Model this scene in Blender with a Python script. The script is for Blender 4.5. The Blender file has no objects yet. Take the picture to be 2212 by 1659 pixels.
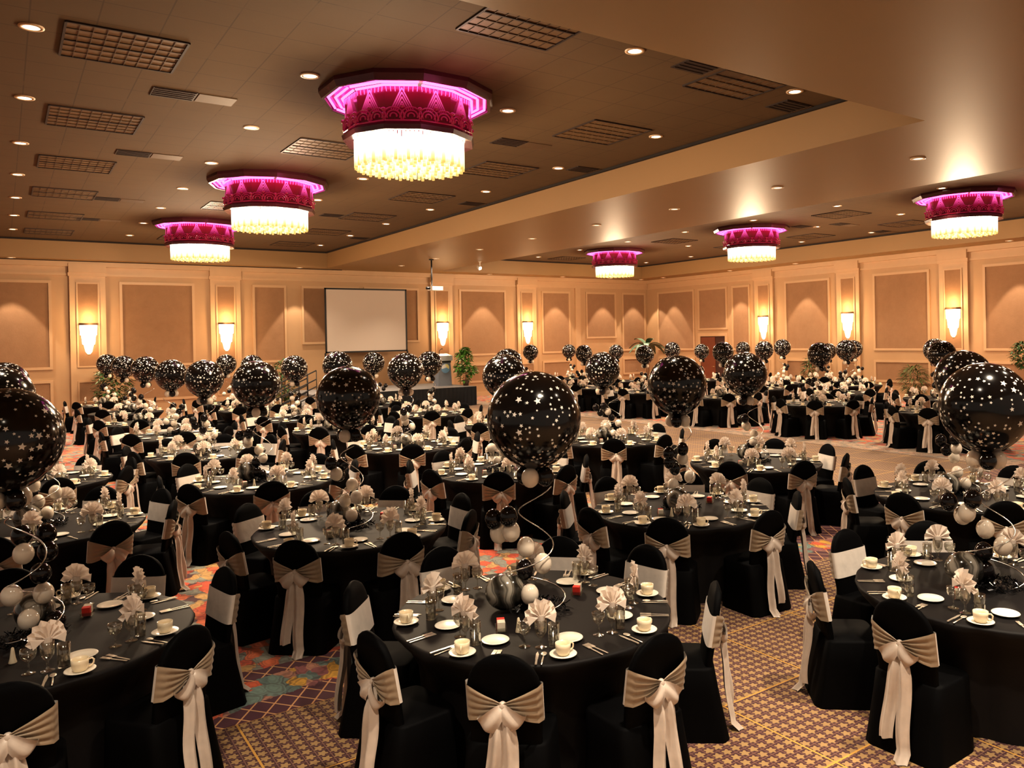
import bpy, math, random
from mathutils import Matrix, Vector
PI = math.pi; R = math.radians
C = bpy.context.scene.collection
rnd = random.Random(11)

# ------------------------------------------------------------------ mesh builder
class MB:
    def __init__(s): s.v=[]; s.f=[]; s.m=[]; s.mi=0
    def add(s, vs, fs):
        o=len(s.v); s.v+= [tuple(p) for p in vs]
        for f in fs: s.f.append([i+o for i in f]); s.m.append(s.mi)
        return s
    def box(s, x0,x1,y0,y1,z0,z1):
        return s.add([(x0,y0,z0),(x1,y0,z0),(x1,y1,z0),(x0,y1,z0),(x0,y0,z1),(x1,y0,z1),(x1,y1,z1),(x0,y1,z1)],
            [(0,3,2,1),(4,5,6,7),(0,1,5,4),(1,2,6,5),(2,3,7,6),(3,0,4,7)])
    def rings(s, rings, close=True, cap0=False, cap1=False):
        n=len(rings[0]); vs=[p for r in rings for p in r]; fs=[]
        for i in range(len(rings)-1):
            for j in range(n if close else n-1):
                k=(j+1)%n
                fs.append((i*n+j, i*n+k, (i+1)*n+k, (i+1)*n+j))
        if cap0: fs.append(tuple(range(n-1,-1,-1)))
        if cap1: fs.append(tuple((len(rings)-1)*n+j for j in range(n)))
        return s.add(vs, fs)
    def lathe(s, prof, n=24, cx=0, cy=0, cap0=True, cap1=True, ph=0):
        return s.rings([[(cx+r*math.cos(ph+2*PI*k/n), cy+r*math.sin(ph+2*PI*k/n), z) for k in range(n)] for r,z in prof], True, cap0, cap1)
    def tube(s, pts, r, n=6, cap=True):
        pts=[Vector(p) for p in pts]; rr=[]
        up=Vector((0,0,1)); prev=None
        for i,p in enumerate(pts):
            t=(pts[min(i+1,len(pts)-1)]-pts[max(i-1,0)])
            if t.length<1e-9: t=Vector((0,0,1))
            t.normalize()
            if prev is None:
                a = Vector((1,0,0)) if abs(t.z)>.9 else up
                prev=t.cross(a).normalized()
            b=(prev - t*prev.dot(t))
            if b.length<1e-6: b=t.orthogonal()
            b.normalize(); prev=b; c=t.cross(b)
            q = r[i] if isinstance(r,(list,tuple)) else r
            rr.append([p+b*(q*math.cos(2*PI*k/n))+c*(q*math.sin(2*PI*k/n)) for k in range(n)])
        return s.rings(rr, True, cap, cap)
    def grid(s, nu, nv, fn):
        vs=[fn(i/nu, j/nv) for i in range(nu+1) for j in range(nv+1)]
        return s.add(vs, [(i*(nv+1)+j,(i+1)*(nv+1)+j,(i+1)*(nv+1)+j+1,i*(nv+1)+j+1) for i in range(nu) for j in range(nv)])
    def ball(s, c, r, n=16, m=10, sx=1, sy=1, sz=1, neck=0):
        rings=[]
        for i in range(m+1):
            t=PI*i/m; cz=math.cos(t); k=1+neck*max(0,-cz)**4
            rad=max(r*math.sin(t), r*.03)
            rings.append([(c[0]+sx*rad*math.cos(2*PI*j/n), c[1]+sy*rad*math.sin(2*PI*j/n), c[2]+sz*r*cz*k) for j in range(n)])
        return s.rings(rings[::-1], True, True, True)
    def xf(s, M, start=0):
        for i in range(start,len(s.v)): s.v[i]=tuple(M@Vector(s.v[i]))
        return s
    def mesh(s, name, mats, smooth=True):
        me=bpy.data.meshes.new(name); me.from_pydata(s.v,[],s.f)
        for m in (mats if isinstance(mats,(list,tuple)) else [mats]): me.materials.append(m)
        me.polygons.foreach_set('material_index', s.m)
        me.polygons.foreach_set('use_smooth', [smooth]*len(s.f))
        me.update(); return me
    def obj(s, name, mats, parent=None, smooth=True):
        return put(name, s.mesh(name, mats, smooth), parent)

def put(name, me, parent=None):
    o=bpy.data.objects.new(name, me); C.objects.link(o)
    if parent: o.parent=parent
    return o
def tag(o, label, cat, group=None, kind=None):
    o['label']=label; o['category']=cat
    if group: o['group']=group
    if kind: o['kind']=kind
    return o
def struct(o): o['kind']='structure'; return o
def thing(name, loc=(0,0,0), rz=0):
    o=bpy.data.objects.new(name, None); C.objects.link(o); o.location=loc; o.rotation_euler=(0,0,rz); o.empty_display_size=.1; return o
KIDS={}
def kids(o):
    if o.name not in KIDS: KIDS[o.name]=list(o.children)
    return KIDS[o.name]
def dup(src, loc, rz=0, parent=None, sc=None):
    c=src.copy(); C.objects.link(c)
    if parent: c.parent=parent
    else:
        c.location=loc; c.rotation_euler=(0,0,rz)
        if sc: c.scale=sc
    for ch in kids(src): dup(ch, None, 0, c)
    return c

# ------------------------------------------------------------------ materials
class NT:
    def __init__(s, name):
        s.mat=bpy.data.materials.new(name); s.mat.use_nodes=True
        s.t=s.mat.node_tree; s.t.nodes.clear()
        s.out=s.n('ShaderNodeOutputMaterial')
    def n(s, t, **kw):
        x=s.t.nodes.new(t)
        for k,v in kw.items(): setattr(x,k,v)
        return x
    def l(s,a,b): s.t.links.new(a,b)
    def setin(s, sock, v):
        if isinstance(v,bpy.types.NodeSocket): s.l(v,sock)
        else: sock.default_value=v
    def m(s, op, a, b=None, c=None):
        x=s.n('ShaderNodeMath', operation=op)
        for i,v in enumerate((a,b,c)):
            if v is not None: s.setin(x.inputs[i],v)
        return x.outputs[0]
    def mix(s, f, a, b):
        x=s.n('ShaderNodeMix', data_type='RGBA')
        s.setin(x.inputs[0],f)
        for i,v in ((6,a),(7,b)):
            s.setin(x.inputs[i], v if isinstance(v,bpy.types.NodeSocket) else (*v[:3],1))
        return x.outputs[2]
    def noise(s, scale, vec=None, detail=3, rough=.5):
        x=s.n('ShaderNodeTexNoise'); x.inputs['Scale'].default_value=scale; x.inputs['Detail'].default_value=detail; x.inputs['Roughness'].default_value=rough
        if vec is None: vec=s.pos()
        s.l(vec,x.inputs['Vector']); return x.outputs['Fac']
    def pos(s):
        if not hasattr(s,'_p'): s._p=s.n('ShaderNodeTexCoord').outputs['Object']
        return s._p
    def xyz(s):
        if not hasattr(s,'_x'):
            x=s.n('ShaderNodeSeparateXYZ'); s.l(s.pos(),x.inputs[0]); s._x=x.outputs
        return s._x
    def ramp(s, f, stops):
        x=s.n('ShaderNodeValToRGB'); s.setin(x.inputs[0],f); e=x.color_ramp.elements
        while len(e)<len(stops): e.new(.5)
        for i,(p,c) in enumerate(stops): e[i].position=p; e[i].color=(*c,1)
        return x.outputs[0]
    def bsdf(s, col, rough=.5, **kw):
        b=s.n('ShaderNodeBsdfPrincipled')
        s.setin(b.inputs['Base Color'], col if isinstance(col,bpy.types.NodeSocket) else (*col,1))
        s.setin(b.inputs['Roughness'], rough)
        for k,v in kw.items(): s.setin(b.inputs[k.replace('_',' ')], (*v,1) if isinstance(v,tuple) and len(v)==3 else v)
        return b
    def done(s, sh):
        s.l(sh.outputs[0] if not isinstance(sh,bpy.types.NodeSocket) else sh, s.out.inputs[0]); return s.mat
    def bump(s, b, h, st=.3, d=.01):
        x=s.n('ShaderNodeBump'); x.inputs['Strength'].default_value=st; x.inputs['Distance'].default_value=d
        s.l(h,x.inputs['Height']); s.l(x.outputs[0],b.inputs['Normal']); return b
def simple(name, col, rough=.5, var=.12, scale=20, bump=0, **kw):
    t=NT(name); f=t.noise(scale)
    c=t.mix(f, tuple(x*(1-var) for x in col), tuple(min(1,x*(1+var)) for x in col))
    b=t.bsdf(c, rough, **kw)
    if bump: t.bump(b, t.noise(scale*6), bump)
    return t.done(b)
def emis(name, col, st, col2=None, z0=0, z1=1, st2=None, sample=True):
    t=NT(name); e=t.n('ShaderNodeEmission')
    if col2:
        f=t.m('DIVIDE', t.m('SUBTRACT', t.xyz()[2], z0), z1-z0)
        f=t.m('MINIMUM', t.m('MAXIMUM', f, 0.), 1.)
        t.l(t.mix(f,col,col2), e.inputs[0])
        t.l(t.m('ADD', st, t.m('MULTIPLY', f, st2-st)), e.inputs[1])
    else:
        t.l(t.mix(t.noise(8), col, tuple(min(1,c*1.06) for c in col)), e.inputs[0]); e.inputs[1].default_value=st
    if not sample:
        t.mat.cycles.emission_sampling='NONE'
    return t.done(e)
def glass(name, tint=(.95,.95,.92), k=.1):
    t=NT(name); tr=t.n('ShaderNodeBsdfTransparent'); tr.inputs[0].default_value=(*tint,1)
    g=t.n('ShaderNodeBsdfGlossy'); g.inputs['Roughness'].default_value=.09; g.inputs[0].default_value=(1,.97,.92,1)
    fr=t.n('ShaderNodeLayerWeight'); fr.inputs[0].default_value=.35
    f=t.m('MINIMUM', t.m('ADD', t.m('ADD',.05,t.m('MULTIPLY', fr.outputs['Facing'], .72)), t.m('MULTIPLY', t.noise(30), k)), 1.)
    mx=t.n('ShaderNodeMixShader'); t.l(f,mx.inputs[0]); t.l(tr.outputs[0],mx.inputs[1]); t.l(g.outputs[0],mx.inputs[2])
    return t.done(mx)

M={}
M['black_cloth']=simple('black_tablecloth_fabric',(.0075,.0058,.0056),.6,.3,60,Specular_IOR_Level=.2)
M['chair_cloth']=simple('black_spandex',(.0018,.0016,.0018),.65,.3,40,Specular_IOR_Level=.07)
def satin(name,col,rough,al=1):
    t=NT(name); x=t.xyz()
    w=t.n('ShaderNodeTexNoise'); w.inputs['Scale'].default_value=14; t.l(t.pos(),w.inputs['Vector'])
    c=t.mix(w.outputs['Fac'], tuple(k*.82 for k in col), tuple(min(1,k*1.1) for k in col))
    b=t.bsdf(c,rough,Sheen_Weight=.25)
    t.bump(b,w.outputs['Fac'],.25,.01)
    if al<1: b.inputs['Alpha'].default_value=al
    return t.done(b)
M['satin']=satin('champagne_satin',(.62,.53,.46),.32)
M['organza']=satin('champagne_organza',(.36,.275,.19),.40)
M['satin_front']=satin('champagne_satin_panel',(.82,.745,.675),.42)
def linen():
    t=NT('napkin_linen'); c=t.mix(t.noise(50),(.90,.79,.70),(.95,.86,.78)); b=t.bsdf(c,.8); tr=t.n('ShaderNodeBsdfTranslucent'); t.l(c,tr.inputs[0])
    mx=t.n('ShaderNodeMixShader'); mx.inputs[0].default_value=.3; t.l(b.outputs[0],mx.inputs[1]); t.l(tr.outputs[0],mx.inputs[2]); return t.done(mx)
M['napkin']=linen()
M['china']=simple('ivory_china',(.86,.74,.54),.25,.05,30,Coat_Weight=.4)
M['plate']=simple('white_china',(.90,.85,.74),.22,.04,30,Coat_Weight=.5)
M['coffee']=simple('cup_inside',(.62,.44,.26),.3,.1,30)
M['glass']=glass('clear_glass')
M['steel']=simple('polished_steel',(.88,.80,.68),.38,.05,40,Metallic=.85)
M['silver']=simple('silver_wire',(.85,.82,.78),.25,.05,40,Metallic=1.)
def balloon_black():
    t=NT('black_balloon_latex')
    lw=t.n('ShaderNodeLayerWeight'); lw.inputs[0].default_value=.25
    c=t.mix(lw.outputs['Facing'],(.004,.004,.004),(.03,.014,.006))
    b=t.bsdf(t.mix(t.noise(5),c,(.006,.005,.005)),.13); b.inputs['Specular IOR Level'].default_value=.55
    tr=t.n('ShaderNodeBsdfTransparent'); tr.inputs[0].default_value=(.9,.55,.35,1)
    mx=t.n('ShaderNodeMixShader'); mx.inputs[0].default_value=.06
    t.l(b.outputs[0],mx.inputs[1]); t.l(tr.outputs[0],mx.inputs[2]); return t.done(mx)
M['bal']=balloon_black()
M['star']=simple('white_star_ink',(.95,.91,.85),.35,.05,40)
M['pearl']=simple('pearl_balloon',(.88,.78,.66),.18,.06,25,Coat_Weight=.5)
M['smallblack']=simple('small_black_balloon',(.008,.005,.005),.12,.3,25)
def marble():
    t=NT('agate_swirl_latex'); w=t.n('ShaderNodeTexWave',bands_direction='X'); w.inputs['Scale'].default_value=2.6; w.inputs['Distortion'].default_value=7; w.inputs['Detail'].default_value=2; w.inputs['Detail Scale'].default_value=1.5
    t.l(t.pos(),w.inputs['Vector'])
    c=t.ramp(w.outputs['Fac'],[(0,(.02,.018,.014)),(.35,(.07,.062,.05)),(.55,(.22,.20,.165)),(.7,(.09,.08,.065)),(.92,(.36,.33,.28))])
    b=t.bsdf(c,.14); b.inputs['Coat Weight'].default_value=.4; return t.done(b)
M['marble']=marble()
M['tinsel']=simple('black_tinsel',(.03,.03,.032),.15,.5,90,Metallic=.7)
M['paint']=simple('cream_wall_paint',(.45,.285,.155),.6,.04,3)
M['trim']=simple('cream_trim_paint',(.50,.325,.185),.5,.04,5)
def fabric():
    t=NT('woven_wall_fabric'); f=t.noise(3.2,detail=6,rough=.7)
    c=t.mix(f,(.255,.140,.072),(.36,.21,.113)); return t.done(t.bump(t.bsdf(c,.9),t.noise(40),.3))
M['fabric']=fabric()
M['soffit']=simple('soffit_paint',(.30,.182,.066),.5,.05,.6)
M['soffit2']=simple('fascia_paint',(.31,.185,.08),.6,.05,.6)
def tiles():
    t=NT('acoustic_ceiling_tile'); x=t.xyz(); fs=[]
    for k,sz in ((0,.6096),(1,.6096)):
        fr=t.m('FRACT', t.m('DIVIDE', x[k], sz)); fs.append(t.m('LESS_THAN', t.m('ABSOLUTE', t.m('SUBTRACT', fr, .5)), .013))
    line=t.m('MAXIMUM',fs[0],fs[1])
    brk=t.m('GREATER_THAN', t.noise(.9), .42); line=t.m('MULTIPLY',line,t.m('ADD',.35,t.m('MULTIPLY',brk,.65)))
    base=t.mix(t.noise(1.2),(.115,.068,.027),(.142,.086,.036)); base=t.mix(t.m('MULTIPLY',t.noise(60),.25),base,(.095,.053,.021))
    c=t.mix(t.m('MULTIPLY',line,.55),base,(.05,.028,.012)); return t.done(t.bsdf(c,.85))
M['tile']=tiles()
M['groove']=simple('dark_shadow_gap',(.02,.012,.008),.8,.2,5)
M['louver']=simple('troffer_louver',(.095,.053,.02),.6,.1,9)
M['louver_deep']=simple('troffer_reflector',(.155,.087,.034),.5,.15,9)
M['vent']=simple('dark_vent',(.03,.015,.010),.6,.3,20)
M['ventpale']=simple('vent_cover',(.105,.058,.024),.6,.1,20)
M['canopy']=simple('maroon_lacquer',(.09,.018,.025),.25,.25,8)
M['neon']=emis('magenta_neon',(1,.13,.56),2.6)
M['neontray']=simple('neon_tray',(.40,.012,.20),.3,.3,14)
def drum():
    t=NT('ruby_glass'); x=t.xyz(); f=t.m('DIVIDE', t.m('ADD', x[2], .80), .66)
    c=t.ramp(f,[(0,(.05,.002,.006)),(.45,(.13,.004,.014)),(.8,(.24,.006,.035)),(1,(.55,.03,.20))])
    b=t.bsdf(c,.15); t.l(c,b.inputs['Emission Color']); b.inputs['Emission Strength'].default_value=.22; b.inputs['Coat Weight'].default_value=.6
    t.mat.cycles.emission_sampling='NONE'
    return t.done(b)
M['drum']=drum()
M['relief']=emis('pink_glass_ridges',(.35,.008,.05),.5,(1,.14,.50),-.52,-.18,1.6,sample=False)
M['scallop']=simple('ruby_relief',(.22,.010,.028),.08,.4,12,Coat_Weight=.9,Emission_Color=(.5,.01,.06),Emission_Strength=.16)
M['crystal']=emis('lit_crystal',(1,.72,.26),1.05,(1,.93,.74),-1.33,-1.0,4.2,sample=False)
M['crystal_edge']=emis('lit_crystal_edge',(.95,.60,.18),.72,(1,.85,.55),-1.33,-.98,2.8,sample=False)
M['lens']=emis('downlight_lens',(1,.86,.62),5.0,sample=False)
M['lensdim']=emis('soffit_downlight_lens',(1,.86,.62),1.3,sample=False)
M['ring']=simple('downlight_trim',(.65,.48,.32),.4,.05,20)
M['sconce']=emis('sconce_glass',(1,.80,.50),2.2,(1,.93,.75),-.9,-.1,4.5,sample=False)
M['bronze']=simple('bronze_band',(.22,.13,.06),.35,.15,20,Metallic=.6)
M['screen']=simple('screen_fabric',(.50,.42,.36),.7,.02,2)
M['blackpaint']=simple('black_paint',(.01,.009,.009),.5,.2,20)
M['white_plastic']=simple('white_plastic',(.75,.70,.64),.4,.05,20)
M['stage_skirt']=simple('stage_skirt_cloth',(.010,.011,.014),.8,.3,10)
M['stage_top']=simple('stage_deck_carpet',(.22,.20,.19),.9,.15,30)
M['podium']=simple('grey_lectern_panel',(.20,.22,.26),.45,.06,8)
M['podium_top']=simple('pale_lectern_panel',(.50,.52,.55),.4,.05,8)
M['logo_blue']=simple('logo_blue',(.20,.38,.60),.5,.05,8)
M['logo_white']=simple('logo_white',(.85,.85,.85),.5,.05,8)
M['logo_yellow']=simple('logo_yellow',(.85,.75,.35),.5,.05,8)
def leafm(name,a,b): 
    t=NT(name); return t.done(t.bsdf(t.mix(t.noise(6),a,b),.5,Coat_Weight=.2))
M['leaf']=leafm('ivy_leaf',(.03,.16,.02),(.20,.42,.07)); M['leafpale']=leafm('pale_petal',(.55,.62,.30),(.85,.85,.65))
M['palm']=leafm('palm_leaf',(.02,.05,.02),(.09,.14,.07)); M['dark_leaf']=leafm('dark_leaf',(.02,.06,.012),(.07,.14,.03))
M['fernm']=leafm('fern_leaf',(.03,.06,.012),(.10,.13,.03))
M['bark']=simple('palm_bark',(.22,.13,.07),.9,.3,12); M['pot']=simple('brown_planter',(.10,.06,.04),.5,.2,10)
M['door']=simple('mahogany_door',(.16,.045,.02),.4,.2,4); M['doordark']=simple('dark_doorway',(.05,.015,.008),.7,.2,4)
M['packet_red']=simple('red_packet',(.75,.05,.03),.5,.1,30); M['packet_white']=simple('white_packet',(.8,.72,.6),.5,.1,30)
M['shaker']=simple('glass_shaker',(.72,.62,.46),.2,.05,30,Coat_Weight=.5)

def carpet():
    t=NT('patterned_carpet'); x=t.xyz(); X,Y=x[0],x[1]; m=t.m
    def wob(sc,amp): return m('MULTIPLY', m('SUBTRACT', t.noise(sc), .5), amp)
    # gold leaf field
    P=.0767
    u=m('FRACT',m('DIVIDE',m('SUBTRACT',X,1.24),P)); v=m('FRACT',m('DIVIDE',m('SUBTRACT',Y,5.72),P))
    du=m('SUBTRACT',u,.5); dv=m('SUBTRACT',v,.5)
    r=m('SQRT',m('ADD',m('MULTIPLY',du,du),m('MULTIPLY',dv,dv))); a=m('ARCTAN2',dv,du)
    leaf=m('LESS_THAN', r, m('ADD',.35,m('MULTIPLY',m('SINE',m('ADD',m('MULTIPLY',a,5.),m('MULTIPLY',t.noise(9),6.))),.09)))
    thin=m('MAXIMUM', m('LESS_THAN',u,.085), m('LESS_THAN',v,.085))
    U=m('FRACT',m('DIVIDE',m('SUBTRACT',X,1.235),.92)); V=m('FRACT',m('DIVIDE',m('SUBTRACT',Y,5.715),.915))
    big=m('MAXIMUM', m('LESS_THAN',U,.016), m('LESS_THAN',V,.016))
    gold=t.mix(t.noise(25),(.39,.255,.10),(.33,.20,.09))
    c1=t.mix(leaf,t.mix(t.noise(14),(.048,.011,.017),(.08,.020,.018)),gold)
    c1=t.mix(m('MULTIPLY',thin,.6),c1,(.28,.145,.10)); c1=t.mix(big,c1,(.58,.32,.06))
    # lattice band with floral swath
    p1=m('FRACT',m('DIVIDE',m('ADD',X,m('MULTIPLY',Y,.75)),.17)); p2=m('FRACT',m('DIVIDE',m('SUBTRACT',X,m('MULTIPLY',Y,.75)),.17))
    lat=m('MAXIMUM',m('LESS_THAN',p1,.09),m('LESS_THAN',p2,.09))
    c2=t.mix(lat,(.085,.018,.032),(.62,.34,.15))
    def leafage(sc,stops,st=1.0):
        mp=t.n('ShaderNodeMapping'); t.l(t.pos(),mp.inputs[0]); mp.inputs['Scale'].default_value=(sc,sc*st,1); mp.inputs['Rotation'].default_value=(0,0,.5)
        ad=t.n('ShaderNodeVectorMath',operation='ADD'); t.l(mp.outputs[0],ad.inputs[0])
        nz=t.n('ShaderNodeTexNoise'); nz.inputs['Scale'].default_value=sc*.9; t.l(t.pos(),nz.inputs['Vector']); t.l(nz.outputs['Color'],ad.inputs[1])
        vo=t.n('ShaderNodeTexVoronoi'); vo.inputs['Scale'].default_value=1; t.l(ad.outputs[0],vo.inputs['Vector'])
        sp=t.n('ShaderNodeSeparateColor'); t.l(vo.outputs['Color'],sp.inputs[0])
        rp=t.ramp(sp.outputs[0],stops); 
        for i in t.t.nodes:
            pass
        rp.node.color_ramp.interpolation='CONSTANT'
        d=m('MULTIPLY',vo.outputs['Distance'],m('ADD',.6,m('MULTIPLY',m('SINE',m('MULTIPLY',vo.outputs['Distance'],26.)),.4)))
        return t.mix(m('MINIMUM',m('MULTIPLY',d,.9),.8),rp,(.05,.02,.02))
    fl=leafage(9,[(0,(.20,.30,.26)),(.3,(.55,.27,.18)),(.5,(.14,.22,.20)),(.65,(.35,.12,.12)),(.8,(.75,.42,.06)),(.9,(.65,.12,.04))],.6)
    dist=m('ABSOLUTE',m('ADD',m('SUBTRACT',Y,6.14),m('MULTIPLY',m('SINE',m('MULTIPLY',X,2.4)),.10)))
    c2=t.mix(m('LESS_THAN',m('ADD',dist,wob(11,.22)),.20),c2,fl)
    c3=leafage(8.5,[(0,(.62,.10,.04)),(.3,(.30,.30,.24)),(.5,(.60,.36,.13)),(.64,(.24,.25,.21)),(.8,(.70,.17,.06)),(.93,(.10,.035,.04))],.75)
    # zones
    band0=m('GREATER_THAN',Y,5.72)
    yTop=m('ADD',6.6,m('MULTIPLY',m('GREATER_THAN',X,7.4),.75))
    over=m('GREATER_THAN',m('ADD',Y,wob(4,.12)),yTop)
    aisle=m('MULTIPLY',m('GREATER_THAN',X,7.4),m('LESS_THAN',X,15.3))
    far=t.mix(aisle,c3,c1)
    strip=m('MULTIPLY',m('GREATER_THAN',X,15.3),m('LESS_THAN',X,16.05))
    pale=leafage(7,[(0,(.55,.40,.27)),(.4,(.62,.42,.30)),(.7,(.35,.30,.24)),(.9,(.60,.30,.16))])
    far=t.mix(strip,far,pale)
    col=t.mix(band0,c1,t.mix(over,c2,far))
    b=t.bsdf(col,.95,Sheen_Weight=.2); t.bump(b,t.noise(160),.35,.004)
    return t.done(b)
M['carpet']=carpet()

# ------------------------------------------------------------------ room shell
Yb,Xr,Zc,Zs=31.9,27.67,6.11,5.48
struct(MB().add([(-9,-4,0),(Xr,-4,0),(Xr,Yb,0),(-9,Yb,0)],[(0,1,2,3)]).obj('floor',M['carpet'],smooth=False))
# walls
struct(MB().box(-9,Xr+.3,Yb,Yb+.3,0,Zs+.02).obj('wall_back',M['paint'],smooth=False))
struct(MB().box(Xr,Xr+.3,-4,Yb,0,Zs+.02).obj('wall_right',M['paint'],smooth=False))
# coffered tile ceilings and the lower soffit around them
def quad(x0,x1,y0,y1,z): return MB().add([(x0,y0,z),(x0,y1,z),(x1,y1,z),(x1,y0,z)],[(0,1,2,3)])
cof=[(-.75,10.43,6.1,31.05),(15.05,26.3,6.1,30.7)]
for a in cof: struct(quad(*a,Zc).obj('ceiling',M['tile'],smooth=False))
sf=MB()
for a in [(-9,Xr,-4,6.1),(-9,-.75,6.1,Yb),(10.43,15.05,6.1,Yb),(26.3,Xr,6.1,Yb),(-.75,10.43,31.05,Yb),(15.05,26.3,30.7,Yb)]:
    x0,x1,y0,y1=a; sf.add([(x0,y0,Zs),(x0,y1,Zs),(x1,y1,Zs),(x1,y0,Zs)],[(0,1,2,3)])
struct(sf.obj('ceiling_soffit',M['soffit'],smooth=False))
for i,(x0,x1,y0,y1) in enumerate(cof):
    fa=MB()
    for a,b in (((x0,y0),(x1,y0)),((x1,y0),(x1,y1)),((x1,y1),(x0,y1)),((x0,y1),(x0,y0))):
        fa.add([(*a,Zs),(*b,Zs),(*b,Zc),(*a,Zc)],[(0,1,2,3)])
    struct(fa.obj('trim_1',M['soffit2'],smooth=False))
    g=MB(); e=.07
    g.box(x0,x1,y1-e,y1-.002,Zc-.05,Zc-.003).box(x1-e,x1-.002,y0,y1,Zc-.05,Zc-.003)
    struct(g.obj('trim_2',M['groove'],smooth=False))
struct(MB().box(-2.6,11.2,31.55,31.63,Zs-.02,Zs-.002).obj('trim_3',M['groove'],smooth=False))

# wall mouldings: panels, pilasters, cornice, dado
def P_back(a,b,z0,z1,d): return (a,b,Yb-d,Yb,z0,z1)
def P_right(a,b,z0,z1,d): return (Xr-d,Xr,a,b,z0,z1)
npan=[0]
def panel(fn,a,b,z0,z1,fab=True):
    npan[0]+=1
    a,b=min(a,b),max(a,b); w=.09
    fr=MB().box(*fn(a-w,a,z0-w,z1+w,.05)).box(*fn(b,b+w,z0-w,z1+w,.05)).box(*fn(a,b,z1,z1+w,.05)).box(*fn(a,b,z0-w,z0,.05))
    o=struct(fr.obj('trim_4',M['trim'],smooth=False))
    if fab: MB().box(*fn(a,b,z0,z1,.015)).obj('fabric_panel',M['fabric'],o,False)
def pilaster(fn,a,b):
    a,b=min(a,b),max(a,b)
    m=MB().box(*fn(a,b,0,4.98,.10)).box(*fn(a-.04,b+.04,4.98,5.1,.15)).box(*fn(a-.02,b+.02,5.1,5.4,.20)).box(*fn(a-.03,b+.03,0,.2,.14))
    struct(m.obj('trim_5',M['trim'],smooth=False))
    na,nb=a+.24,b-.24
    fr=MB()
    for z0,z1 in ((.72,1.36),(1.92,4.72)):
        fr.box(*fn(na-.05,na,z0,z1,.13)).box(*fn(nb,nb+.05,z0,z1,.13)).box(*fn(na-.05,nb+.05,z1,z1+.05,.13)).box(*fn(na-.05,nb+.05,z0-.05,z0,.13))
    o=struct(fr.obj('trim_6',M['trim'],smooth=False))
    f=MB()
    for z0,z1 in ((.72,1.36),(1.92,4.72)): f.box(*fn(na,nb,z0,z1,.115))
    f.obj('fabric_panel',M['fabric'],o,False)
UP,LO=(1.92,4.73),(.70,1.38)
for a,b,z0 in [(-3.6,1.30,1.92),(3.46,5.69,1.92),(7.89,8.98,1.92),(9.74,11.9,2.59),(12.3,14.58,2.59),(16.70,18.93,1.92),(21.09,22.59,1.92),(23.72,25.46,2.59),(26.04,27.45,1.92)]:
    panel(P_back,a,b,z0,UP[1])
    if z0<2: panel(P_back,a,b,*LO)
for a,b in [(1.89,2.95),(6.30,7.36),(15.19,16.25),(19.6,20.66)]: pilaster(P_back,a,b)
for a,b,z0 in [(30.94,28.43,1.92),(27.98,26.24,2.90),(25.77,24.84,1.92),(22.67,20.53,1.92),(18.35,16.19,1.92),(14.05,11.9,1.92)]:
    panel(P_right,a,b,z0,UP[1])
    if z0<2: panel(P_right,a,b,*LO)
for a,b in [(23.36,24.42),(19.01,20.07),(14.64,15.70)]: pilaster(P_right,a,b)
cor=MB()
for z0,z1,d in ((5.0,5.08,.06),(5.08,5.3,.03),(5.3,5.48,.16)): cor.box(*P_back(-9,Xr,z0,z1,d))
struct(cor.obj('trim_7',M['trim'],smooth=False))
cor=MB()
for z0,z1,d in ((5.0,5.08,.06),(5.08,5.3,.03),(5.3,5.48,.16)): cor.box(*P_right(-4,Yb-.16,z0,z1,d))
struct(cor.obj('trim_8',M['trim'],smooth=False))
struct(MB().box(*P_back(-9,Xr,0,.18,.04)).obj('baseboard_back',M['trim'],smooth=False))
struct(MB().box(*P_right(-4,Yb-.05,0,.18,.04)).obj('baseboard_right',M['trim'],smooth=False))
struct(MB().box(*P_back(22.95,23.25,0,5.0,.12)).obj('trim_9',M['trim'],smooth=False))
# doorway in the right wall
d=struct(MB().box(Xr-.03,Xr-.005,26.30,27.93,0,2.5).obj('door_1',M['doordark'],smooth=False))
MB().box(Xr-.06,Xr-.03,26.95,27.88,.02,2.46).obj('door_leaf',M['door'],d,False)
MB().box(Xr-.07,Xr,26.14,26.30,0,2.66).box(Xr-.07,Xr,27.93,28.09,0,2.66).box(Xr-.07,Xr,26.30,27.93,2.5,2.66).obj('door_frame',M['trim'],d,False)
MB().tube([(Xr-.10,27.0,1.05),(Xr-.10,27.14,1.05)],.015).obj('door_handle',M['bronze'],d)

# ------------------------------------------------------------------ lights helper
def lamp(kind,name,loc,energy,col,rot=None,parent=None,**kw):
    L=bpy.data.lights.new(name,kind); L.energy=energy; L.color=col
    for k,v in kw.items(): setattr(L,k,v)
    o=bpy.data.objects.new(name,L); C.objects.link(o); o.location=loc
    if rot: o.rotation_euler=rot
    if parent: o.parent=parent
    return o
WARM=(1,.77,.52); WARM2=(1,.85,.66)
ORD=['first','second','third','fourth','fifth','sixth','seventh','eighth','ninth','tenth']
SPOT=bpy.data.lights.new('downlight_spot','SPOT'); SPOT.energy=470; SPOT.color=WARM2; SPOT.spot_size=R(100); SPOT.spot_blend=.9; SPOT.shadow_soft_size=.09
WASH=bpy.data.lights.new('wall_wash_spot','SPOT'); WASH.energy=330; WASH.color=WARM2; WASH.spot_size=R(64); WASH.spot_blend=.12; WASH.shadow_soft_size=.05
FRONT=SPOT.copy(); FRONT.energy=680; FRONT.name='front_fill_spot'  # added fill for the near tables, has no fixture
def spot(data,loc,rot=(0,0,0)):
    o=bpy.data.objects.new(data.name,data); C.objects.link(o); o.location=loc; o.rotation_euler=rot

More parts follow.
